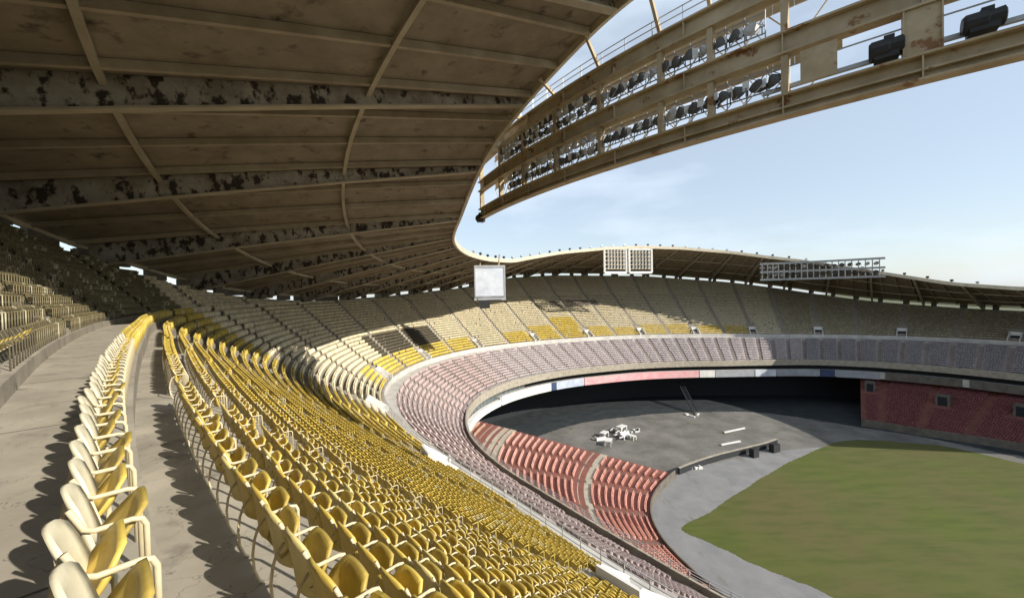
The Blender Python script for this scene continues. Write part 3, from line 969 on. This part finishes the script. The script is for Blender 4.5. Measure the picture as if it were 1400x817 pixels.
def back_prof(u, v):
    w = 0.245 * (1 - 0.06 * v * v - 0.42 * max(0.0, v - 0.55) ** 1.6)
    z = 0.30 + 0.455 * v * (1 - 0.17 * abs(u) ** 2.6)
    return u * w, 0.03 + 0.075 * u * u * (1 - 0.35 * v) - 0.045 * v - 0.025 * v * v, z


def pan_prof(u, v):
    w = 0.222 * (1 - 0.55 * max(0.0, v - 0.25) ** 2.2) * (0.86 + 0.14 * min(1.0, v * 4))
    d = 0.055 * (1 - u * u) * math.sin(math.pi * min(1.0, 0.15 + v * 0.85))
    return u * w, 0.045 + 0.145 * v + 0.65 * d, 0.40 + 0.25 * v * (1 - 0.10 * u * u) - 0.8 * d


s_back = shell(back_prof, 8, 0, 0.022, 0)
s_pan = shell(pan_prof, 8, 0, 0.028, 0)
X_ARM = 0.248
s_arm = MB()
s_arm.tube([(X_ARM, -0.03, 0.71), (X_ARM, 0.02, 0.59), (X_ARM, 0.06, 0.57), (X_ARM, 0.20, 0.57), (X_ARM, 0.238, 0.558), (X_ARM, 0.255, 0.52), (X_ARM, 0.26, 0.0)], 0.0145, 8)
s_hoop = MB()
s_hoop.tube([(X_ARM, 0.0, 0.55), (X_ARM, -0.055, 0.49), (X_ARM, -0.085, 0.40), (X_ARM, -0.10, 0.28), (X_ARM, -0.09, 0.14), (X_ARM, -0.055, 0.04), (X_ARM, -0.02, 0.0)], 0.0115, 6)
s_hoop.tube([(-X_ARM, 0.12, 0.41), (X_ARM, 0.12, 0.41)], 0.014, 5)
me_back = {k: s_back.mesh('backrest', m_, True) for k, m_ in (('w', M_SEATW), ('m', M_SEATM), ('y', M_SEAT), ('d', M_SEATD))}
me_pan = s_pan.mesh('seat_pan', M_PAN, True)
me_panm = s_pan.mesh('seat_pan', M_SEAT, True)
me_arm = s_arm.mesh('armrest', M_TUBE, True)
me_hoop = s_hoop.mesh('rear_leg', M_TUBE, True)
me_armd = s_arm.mesh('armrest', M_SEATD, True)


def lod_mesh(level):
    """simplified seat as plain arrays: (verts, quads)"""
    mb = MB()
    if level == 0:
        nu = 4
        for prof, th, js in ((back_prof, 0.03, (0, 0.5, 0.85, 1.0)), (pan_prof, 0.03, (0, 0.6, 1.0))):
            us = np.linspace(-1, 1, nu + 1)
            G = [[prof(u, v) for u in us] for v in js]
            for j in range(len(js) - 1):
                for i in range(nu):
                    a, b, c, d = G[j][i], G[j + 1][i], G[j + 1][i + 1], G[j][i + 1]
                    mb.quad(a, b, c, d)
                    o = lambda p: (p[0], p[1] - th, p[2])
                    mb.quad(o(a), o(d), o(c), o(b))
            for i in range(nu):
                a, b = G[-1][i], G[-1][i + 1]
                mb.quad(a, (a[0], a[1] - th, a[2]), (b[0], b[1] - th, b[2]), b)
        mb.bar((X_ARM, -0.03, 0.58), (X_ARM, 0.26, 0.58), 0.032, 0.03)
        mb.bar((X_ARM, 0.26, 0.57), (X_ARM, 0.26, 0.0), 0.03, 0.03)
        mb.bar((X_ARM, -0.02, 0.52), (X_ARM, -0.095, 0.3), 0.022, 0.022)
        mb.bar((X_ARM, -0.095, 0.3), (X_ARM, -0.03, 0.0), 0.022, 0.022)
    else:
        for x0, x1, y0, y1 in ((-0.225, 0.0, 0.07, 0.0), (0.0, 0.225, 0.0, 0.07)):
            mb.box8([(x0, y0 - 0.03, 0.40), (x1, y1 - 0.03, 0.40), (x1, y1 + 0.01, 0.40), (x0, y0 + 0.01, 0.40),
                     (x0 * 0.88, y0 - 0.13, 0.79), (x1 * 0.88, y1 - 0.13, 0.79), (x1 * 0.88, y1 - 0.09, 0.79), (x0 * 0.88, y0 - 0.09, 0.79)])
        mb.box8([(-0.2, 0.03, 0.39), (0.2, 0.03, 0.39), (0.2, 0.08, 0.36), (-0.2, 0.08, 0.36), (-0.16, 0.18, 0.66), (0.16, 0.18, 0.66), (0.16, 0.22, 0.64), (-0.16, 0.22, 0.64)])
        mb.box((X_ARM, 0.13, 0.31), (0.03, 0.28, 0.56))
    return np.array(mb.v), np.array(mb.f)


def mass(name, mat_, places, cols, lod, parent=None, scale=1.0):
    """one mesh holding many simplified seats; places (n,4): x, y, z, yaw"""
    V, Fq = lod
    n = len(places)
    c, s = np.cos(places[:, 3])[:, None], np.sin(places[:, 3])[:, None]
    X = V[None, :, 0] * c * scale - V[None, :, 1] * s * scale + places[:, 0:1]
    Y = V[None, :, 0] * s * scale + V[None, :, 1] * c * scale + places[:, 1:2]
    Z = V[None, :, 2] * scale + places[:, 2:3]
    co = np.stack([X, Y, Z], -1).reshape(-1, 3)
    fa = (Fq[None] + (np.arange(n) * len(V))[:, None, None]).reshape(-1, 4)
    return co, fa, np.repeat(cols, len(Fq), 0)


def big_mesh(name, mat_, chunks):
    off = 0; cos, fas, cls = [], [], []
    for co, fa, cl in chunks:
        cos.append(co); fas.append(fa + off); cls.append(cl); off += len(co)
    co, fa, cl = np.concatenate(cos), np.concatenate(fas), np.concatenate(cls)
    me = bpy.data.meshes.new(name)
    me.vertices.add(len(co)); me.vertices.foreach_set('co', co.ravel().astype(np.float32))
    me.loops.add(fa.size); me.loops.foreach_set('vertex_index', fa.ravel().astype(np.int32))
    me.polygons.add(len(fa)); me.polygons.foreach_set('loop_start', (np.arange(len(fa)) * 4).astype(np.int32))
    me.materials.append(mat_)
    at = me.attributes.new('paint', 'FLOAT_COLOR', 'FACE')
    at.data.foreach_set('color', np.c_[cl, np.ones(len(cl))].ravel().astype(np.float32))
    me.update(calc_edges=True)
    o = bpy.data.objects.new(name, me); col_link(o)
    return o


def row_places(r_of, z, t0, t1, gap, skip, pitch=0.5, half=0.62):
    """seat places along one row, leaving the aisles (and skip ranges) free"""
    ts = np.arange(t0, t1, 0.1)
    p = PN(ts, r_of(ts), z)
    L = np.r_[0, np.cumsum(np.linalg.norm(np.diff(p, axis=0), axis=1))]
    edges = [t0] + sorted(a for a in gap if t0 < a < t1) + [t1]
    out_t = []
    for a, b in zip(edges[:-1], edges[1:]):
        la, lb = np.interp(a, ts, L) + half, np.interp(b, ts, L) - half
        n = int((lb - la) / pitch)
        if n < 1: continue
        s = (la + lb) / 2 + (np.arange(n) - (n - 1) / 2) * pitch
        out_t.append(np.interp(s, L, ts))
    t = np.concatenate(out_t)
    for a, hw in skip:
        rr = r_of(t)
        t = t[np.abs(t - a) * np.pi / 180 * rr[: len(t)] > hw]
    q = PN(t, r_of(t), z)
    d = PN(t + 0.05, r_of(t + 0.05), z) - PN(t - 0.05, r_of(t - 0.05), z)
    yaw = np.arctan2(-d[:, 1], -d[:, 0])
    # local +y must look to the centre
    ny = np.stack([-np.sin(yaw), np.cos(yaw)], 1)
    to_c = np.stack([CX - q[:, 0], CY - q[:, 1]], 1)
    flip = (ny * to_c).sum(1) < 0
    yaw = np.where(flip, yaw + np.pi, yaw)
    return t, np.c_[q, yaw]


GOLD, CREAM, BLEACH, BROWN = np.array([0.60, 0.445, 0.09]), np.array([0.77, 0.675, 0.46]), np.array([0.72, 0.66, 0.46]), np.array([0.10, 0.085, 0.055])
YEL = np.array([0.74, 0.55, 0.09])


def upper_colour(i, t):
    n = len(t)
    c = np.empty((n, 3))
    k = (t > 33)
    base = np.where(k[:, None], CREAM, GOLD * (0.92 + 0.012 * (N_A - i) / 3))
    c[:] = base
    c[t > 163] = np.array([0.46, 0.40, 0.25])  # far right seats darkened to put their shade into the colour
    if i <= 10:
        # faded-to-yellow blocks at the foot of the far sections
        blk = ((t > 46) & (t < 81.5) & (i <= 4)) | ((t >= 89) & (t < 96.5) & (i <= 4)) | ((t >= 96.5) & (t < 104) & (i <= 6)) | ((t >= 104) & (t < 111.5) & (i <= 10)) \
            | ((t >= 111.5) & (t < 119) & (i <= 4)) | ((t >= 119) & (t < 126.5) & (i <= 3)) | ((t >= 126.5) & (t < 141.5) & (i <= 4)) | ((t >= 141.5) & (t < 156.5) & (i <= 3))
        c[blk] = YEL
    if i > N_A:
        c[t < 34] = np.array([0.18, 0.15, 0.08])  # roof shade painted into the seats above the walkway
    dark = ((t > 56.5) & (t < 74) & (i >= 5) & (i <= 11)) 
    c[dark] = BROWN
    grey = ((t > 108) & (t < 121) & (i >= 17) & (i <= 20))
    c[grey] = np.array([0.26, 0.22, 0.17])
    c *= rng.uniform(0.82, 1.12, (n, 1))
    w = rng.random(n) < 0.10
    c[w & ~dark] = c[w & ~dark] * 0.5 + BLEACH * 0.5
    return np.clip(c, 0, 0.9)


all_p, all_c, all_t, all_i = [], [], [], []
T_LO, T_HI = -9.0, 224.0
for i in range(NROWS):
    z = z_row(i)
    skip = [(a, 1.7) for a in VOM] if i <= 4 else []
    gaps = AISLE if i != N_A else [a for a in AISLE if a > 25 or a < -5]
    t, pl = row_places(lambda th, i=i: r_row(i, th) - 0.05, z, T_LO, T_HI, gaps, skip, 0.5)
    ok = T_TOP(t) > z + 0.25
    t, pl = t[ok], pl[ok]
    keep = rng.random(len(t)) > (0.012 if i < N_A - 3 else 0.0)          # a few seats are gone
    t, pl = t[keep], pl[keep]
    if not len(t): continue
    all_p.append(pl); all_c.append(upper_colour(i, t)); all_t.append(t); all_i.append(np.full(len(t), i))
UP, UC, UT, UI = (np.concatenate(v) for v in (all_p, all_c, all_t, all_i))
uv, ud = project(UP[:, :3] + np.array([0, 0, 0.6]))
dist = np.linalg.norm(UP[:, :3] + np.array([0, 0, 0.6]) - np.array([0, 0, ZE]), axis=1)
inview = (ud > 0.3) & (uv[:, 0] > -30) & (uv[:, 0] < 1430) & (uv[:, 1] < 850)
score = np.where(inview, dist, 1e9)
pick = np.argsort(score)[:300]
picked = np.zeros(len(UP), bool); picked[pick] = True

ORD = ['first', 'second', 'third', 'fourth', 'fifth', 'sixth', 'seventh', 'eighth', 'ninth', 'tenth', 'eleventh', 'twelfth', 'thirteenth', 'fourteenth',
       'fifteenth', 'sixteenth', 'seventeenth', 'eighteenth', 'nineteenth', 'twentieth']


def ordinal(k):
    if k < 20: return ORD[k]
    tens = {2: 'twenty', 3: 'thirty', 4: 'forty', 5: 'fifty', 6: 'sixty', 7: 'seventy', 8: 'eighty', 9: 'ninety'}
    a, b = divmod(k + 1, 10)
    if b == 0: return {2: 'twentieth', 3: 'thirtieth', 4: 'fortieth', 5: 'fiftieth', 6: 'sixtieth', 7: 'seventieth', 8: 'eightieth', 9: 'ninetieth'}.get(a, 'hundredth')
    return tens.get(a, 'hundred') + ' ' + ORD[b - 1]


seat_kids = {}
for i in sorted(set(UI[pick])):
    idx = np.where(picked & (UI == i))[0]
    idx = idx[np.argsort(UT[idx])]
    for k, j in enumerate(idx):
        x, y, z, yw = UP[j]
        if i == N_A:
            kind, where = 'w', 'row beside the broad walkway'
            lab = 'bleached cream seat, %s from the photo bottom in the %s' % (ordinal(k), where)
        elif i < N_A:
            kind = 'm' if rng.random() < 0.25 else 'y'
            lab = 'worn golden seat, %s from near end of the %s row below the walkway row' % (ordinal(k), ordinal(N_A - i - 1))
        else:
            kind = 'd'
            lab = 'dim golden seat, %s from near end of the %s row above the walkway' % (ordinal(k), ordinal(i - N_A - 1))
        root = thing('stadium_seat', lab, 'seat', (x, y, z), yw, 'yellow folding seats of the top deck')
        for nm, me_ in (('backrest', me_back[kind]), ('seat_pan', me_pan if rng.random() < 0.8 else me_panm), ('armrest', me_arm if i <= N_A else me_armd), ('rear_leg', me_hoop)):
            o = bpy.data.objects.new(nm, me_); col_link(o); o.parent = root
            if nm == 'backrest': o.rotation_euler.x = rng.normal(0, 0.02)
            if nm == 'seat_pan': o.rotation_euler.x = rng.normal(0, 0.03) - (0.12 if rng.random() < 0.1 else 0)
rest = ~picked & (ud > -30)
near = rest & (dist < 48)
far = rest & ~near
L0, L1 = lod_mesh(0), lod_mesh(1)
o = big_mesh('yellow_seats', M_YSTUFF, [mass('n', None, UP[near], UC[near], L0), mass('f', None, UP[far], UC[far], L1)])
tag(o, 'sea of yellow and bleached cream seats filling the top deck', 'seats', kind='stuff')

# middle and lower decks: simple one-mesh seats; the 300 largest in view are objects of their own
blockers = []
VV, FF = [], []
for v_, f_ in ((terr_v, terr_f), (mez_v, mez_f), (geoA[0], geoA[1])):
    off = len(VV); VV += v_; FF += [tuple(a + off for a in q) for q in f_]
bvh = BVHTree.FromPolygons([Vector(v_) for v_ in VV], FF)


def visible(p):
    eye = Vector((0, 0, ZE)); q = Vector(p); d = q - eye; L = d.length
    hit = bvh.ray_cast(eye, d / L, L - 0.35)
    return hit[0] is None


def individual(PL, CO, label_of, name, group, mats, n=300):
    uv, dd = project(PL[:, :3] + np.array([0, 0, 0.75]))
    inv = (dd > 1) & (uv[:, 0] > 0) & (uv[:, 0] < 1400) & (uv[:, 1] < 815)
    ds = np.where(inv, np.linalg.norm(PL[:, :3] - np.array([0, 0, ZE]), axis=1), 1e9)
    order = np.argsort(ds)
    got = []
    for j in order:
        if ds[j] > 1e8 or len(got) >= n: break
        if visible(PL[j, :3] + np.array([0, 0, 0.8])): got.append(j)
    mask = np.zeros(len(PL), bool); mask[got] = True
    V, Fq = L1
    mes = []
    for m_ in mats:
        me_ = bpy.data.meshes.new(name); me_.from_pydata([tuple(v_) for v_ in V], [], [tuple(int(a) for a in q) for q in Fq]); me_.materials.append(m_); mes.append(me_)
    for j in got:
        o = bpy.data.objects.new(name, mes[int(rng.integers(len(mes)))]); col_link(o)
        o.matrix_world = Matrix.Translation(PL[j, :3]) @ Matrix.Rotation(PL[j, 3], 4, 'Z')
        tag(o, label_of(j), 'seat', group)
    return mask


mp_, mc_, mi_ = [], [], []
MA = [3.0 + 3.75 * k for k in range(-12, 64)]
for i in range(N_M):
    t, pl = row_places(lambda th, i=i: rm_row(i, th) - 0.1, zm_row(i), -9, 224, MA, [], 0.52)
    c = np.tile(np.array([0.56, 0.505, 0.505]), (len(t), 1))
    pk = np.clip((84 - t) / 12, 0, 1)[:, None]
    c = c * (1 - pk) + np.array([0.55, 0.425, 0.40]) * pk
    c[t > 168] = np.array([0.40, 0.375, 0.385])  # right end coloured darker for the shade it lies in
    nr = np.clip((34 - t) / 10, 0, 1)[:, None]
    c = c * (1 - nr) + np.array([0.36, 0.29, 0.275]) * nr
    c = c * rng.uniform(0.88, 1.1, (len(t), 1))
    mp_.append(pl); mc_.append(c); mi_.append(np.full(len(t), i))
MP, MC, MI = (np.concatenate(v) for v in (mp_, mc_, mi_))
M_MS1 = mat('faded pink seat', (0.37, 0.29, 0.275), 0.55, scale=3, base2=(0.29, 0.225, 0.21))
M_MS2 = mat('chalky pink seat', (0.43, 0.36, 0.345), 0.55, scale=3, base2=(0.34, 0.28, 0.265))
mk = individual(MP, MC, lambda j: 'faded pink seat in the %s row behind the middle deck front rail' % ordinal(int(MI[j])), 'plastic_chair',
                'faded pink seats of the middle deck', [M_MS1, M_MS2])
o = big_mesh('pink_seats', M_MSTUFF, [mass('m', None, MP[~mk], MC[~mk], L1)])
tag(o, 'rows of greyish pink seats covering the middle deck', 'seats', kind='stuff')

lp, lc, li = [], [], []
for rows, t0, t1, ga, red, st in ((rowsA, -12, 67.4, LOW_AISLE, np.array([0.70, 0.35, 0.28]), 0), (rowsB, 180, 226, [184, 192, 200, 208, 216], np.array([0.25, 0.085, 0.085]), 100)):  # right stand's red is darkened to carry its deep shade
    for i, (rf_, z) in enumerate(rows):
        if st == 0 and i in (CROSS, CROSS + 1, 23, 24, 25, 26): continue
        sk = [] if st == 0 else [(a, 2.4) for a in ((181.5,) if 18 <= i <= 24 else ()) + ((194.0, 205.0) if 14 <= i <= 20 else ())]
        t, pl = row_places(rf_, z, t0, t1, ga, sk, 0.56, 0.9)
        c = np.tile(red, (len(t), 1))
        if st == 0:
            f = np.clip((t - 30) / 40, 0, 1)[:, None] * np.clip((i - 4) / 20, 0, 1)
            c = c * (1 - 0.75 * f) + np.array([0.76, 0.50, 0.42]) * 0.75 * f
            if i > 26: c[:] = (0.66, 0.42, 0.30)
        lp.append(pl); lc.append(c * rng.uniform(0.8, 1.15, (len(t), 1))); li.append(np.full(len(t), i + st))
LP, LC, LI = (np.concatenate(v) for v in (lp, lc, li))
M_RS1 = mat('coral seat', (0.70, 0.36, 0.29), 0.55, scale=3, base2=(0.58, 0.28, 0.22))
M_RS2 = mat('faded coral seat', (0.74, 0.45, 0.37), 0.55, scale=3, base2=(0.62, 0.35, 0.29))
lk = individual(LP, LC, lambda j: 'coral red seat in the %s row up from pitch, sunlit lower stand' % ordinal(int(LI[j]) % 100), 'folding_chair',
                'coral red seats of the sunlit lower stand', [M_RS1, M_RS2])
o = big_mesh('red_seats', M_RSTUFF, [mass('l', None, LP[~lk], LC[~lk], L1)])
tag(o, 'rows of coral and shade-darkened red seats on the lower stands', 'seats', kind='stuff')

# ------------------------------------------------------------------ things lying on the asphalt
def ground_pt(x, y, z=0.0):
    p = field_pts([(x, y)])[0]
    return Vector((p[0], p[1], z))


def chair(x, y, rz, tip, label, sc=2.0):
    c = thing('plastic_table', label, 'table', ground_pt(x, y), rz, 'white plastic tables dumped on the asphalt')
    M = c.matrix_world @ Matrix.Rotation(tip, 4, 'X') @ Matrix.Translation((0, 0, 0.25 if tip else 0))
    mb = MB()
    mb.box((0, 0, 0.75 * sc), (1.5 * sc, 0.9 * sc, 0.10 * sc)); mb.v = [tuple(M @ Vector(v_)) for v_ in mb.v]
    mb.build('table_top', M_WPLAST, c)
    for sx in (-1, 1):
        for sy in (-1, 1):
            mb = MB(); mb.box((sx * 0.65 * sc, sy * 0.38 * sc, 0.35 * sc), (0.14 * sc, 0.14 * sc, 0.698 * sc)); mb.v = [tuple(M @ Vector(v_)) for v_ in mb.v]
            mb.build('leg', M_WPLAST, c)


chair(818, 599, 0.3, 1.5, 'white table tipped on its side, leftmost of the white heap on the asphalt')
chair(832, 608, 1.2, 0.0, 'white table standing lowest of the white heap by the coral stand')
chair(838, 593, 2.0, 1.2, 'white tipped table in the middle of the white heap', 1.9)
chair(850, 589, 0.7, 0.0, 'white upright table behind the middle of the white heap', 2.1)
chair(858, 594, 2.6, 1.5, 'white table on its side at the right of the white heap', 1.7)
chair(826, 597, 0.9, 0.0, 'white table between the leftmost tipped table and the middle of the heap', 1.9)
chair(843, 600, 1.9, 1.4, 'white table on its edge, front middle of the white heap', 2.0)
chair(852, 596, 0.2, 0.9, 'steeply leaning white table at the right middle of the heap', 1.9)
chair(864, 600, 2.2, 0.0, 'white upright table standing lowest at the right of the heap', 1.5)
for x, y, lb in ((946, 568, 'small white heap of debris by the dark concourse'), (866, 590, 'lone white scrap right of the white table heap'), (950, 640, 'pale scrap lying below the black wall')):
    d = MB()
    for k in range(5):
        q = ground_pt(x + random.uniform(-8, 8), y + random.uniform(-2, 2), 0.25)
        d.box(q, (random.uniform(.8, 2.2), random.uniform(.5, 1.1), 0.5), random.uniform(0, 3))
    tag(d.build('debris_heap', M_WPLAST), lb, 'debris')
# black padded low wall between asphalt and track
wl_px = [(928, 648), (945, 641), (965, 634), (985, 628), (1005, 623), (1025, 618), (1045, 613), (1062, 607)]
fw = thing('padded_wall', 'low black padded field wall curving between asphalt and grey track', 'wall', ground_pt(985, 628))
mb = MB()
pts = [ground_pt(*q) for q in wl_px]
for a, b in zip(pts[:-1], pts[1:]): mb.bar(a + Vector((0, 0, 0.75)), b + Vector((0, 0, 0.75)), 0.5, 1.5)
mb.build('padding', M_RUBBER, fw)
mb = MB()
for a, b in zip(pts[:-1], pts[1:]): mb.bar(a + Vector((0, 0, 1.56)), b + Vector((0, 0, 1.56)), 0.6, 0.1)
mb.build('coping', M_CONC, fw)
for x, y, lb, w in ((1059, 617, 'black bulky box at the far end of the padded wall', 2.6), (1031, 624, 'smaller black box beside the padded wall', 2.0)):
    b_ = thing('equipment_box', lb, 'box', ground_pt(x, y), 0.4)
    mb = MB(); mb.box(ground_pt(x, y, 1.0), (w, 1.4, 2.0), 0.4); mb.build('body', M_RUBBER, b_)
    mb = MB(); mb.box(ground_pt(x, y, 2.1), (w * 0.9, 1.2, 0.2), 0.4); mb.build('lid', M_BLACK, b_)
for x0, y0, x1, y1, lb in ((990, 592, 1018, 586, 'long white plank lying highest on the asphalt'), (986, 609, 1012, 604, 'long white plank lying on asphalt behind the black wall')):
    mb = MB(); mb.bar(ground_pt(x0, y0, 0.3), ground_pt(x1, y1, 0.3), 0.45, 0.35)
    tag(mb.build('plank', M_WPLAST), lb, 'plank')
pl_ = thing('leaning_stair', 'dim metal stair leaning out of the dark concourse onto the asphalt', 'stairs', ground_pt(952, 566))
a_, b_ = ground_pt(952, 566, 0.2), Vector(P(134, float(R_MF(134)) + 6, -36.0))
for off in (-0.9, 0.9):
    mb = MB(); mb.bar(a_ + Vector((off, 0, 0)), b_ + Vector((off, 0, 0)), 0.2, 0.4); mb.build('stringer', M_RUBBER, pl_)
mb = MB()
for k in range(1, 22):
    q = a_.lerp(b_, k / 22); mb.box(q, (1.58, 0.35, 0.08))
mb.build('treads', M_RUBBER, pl_)
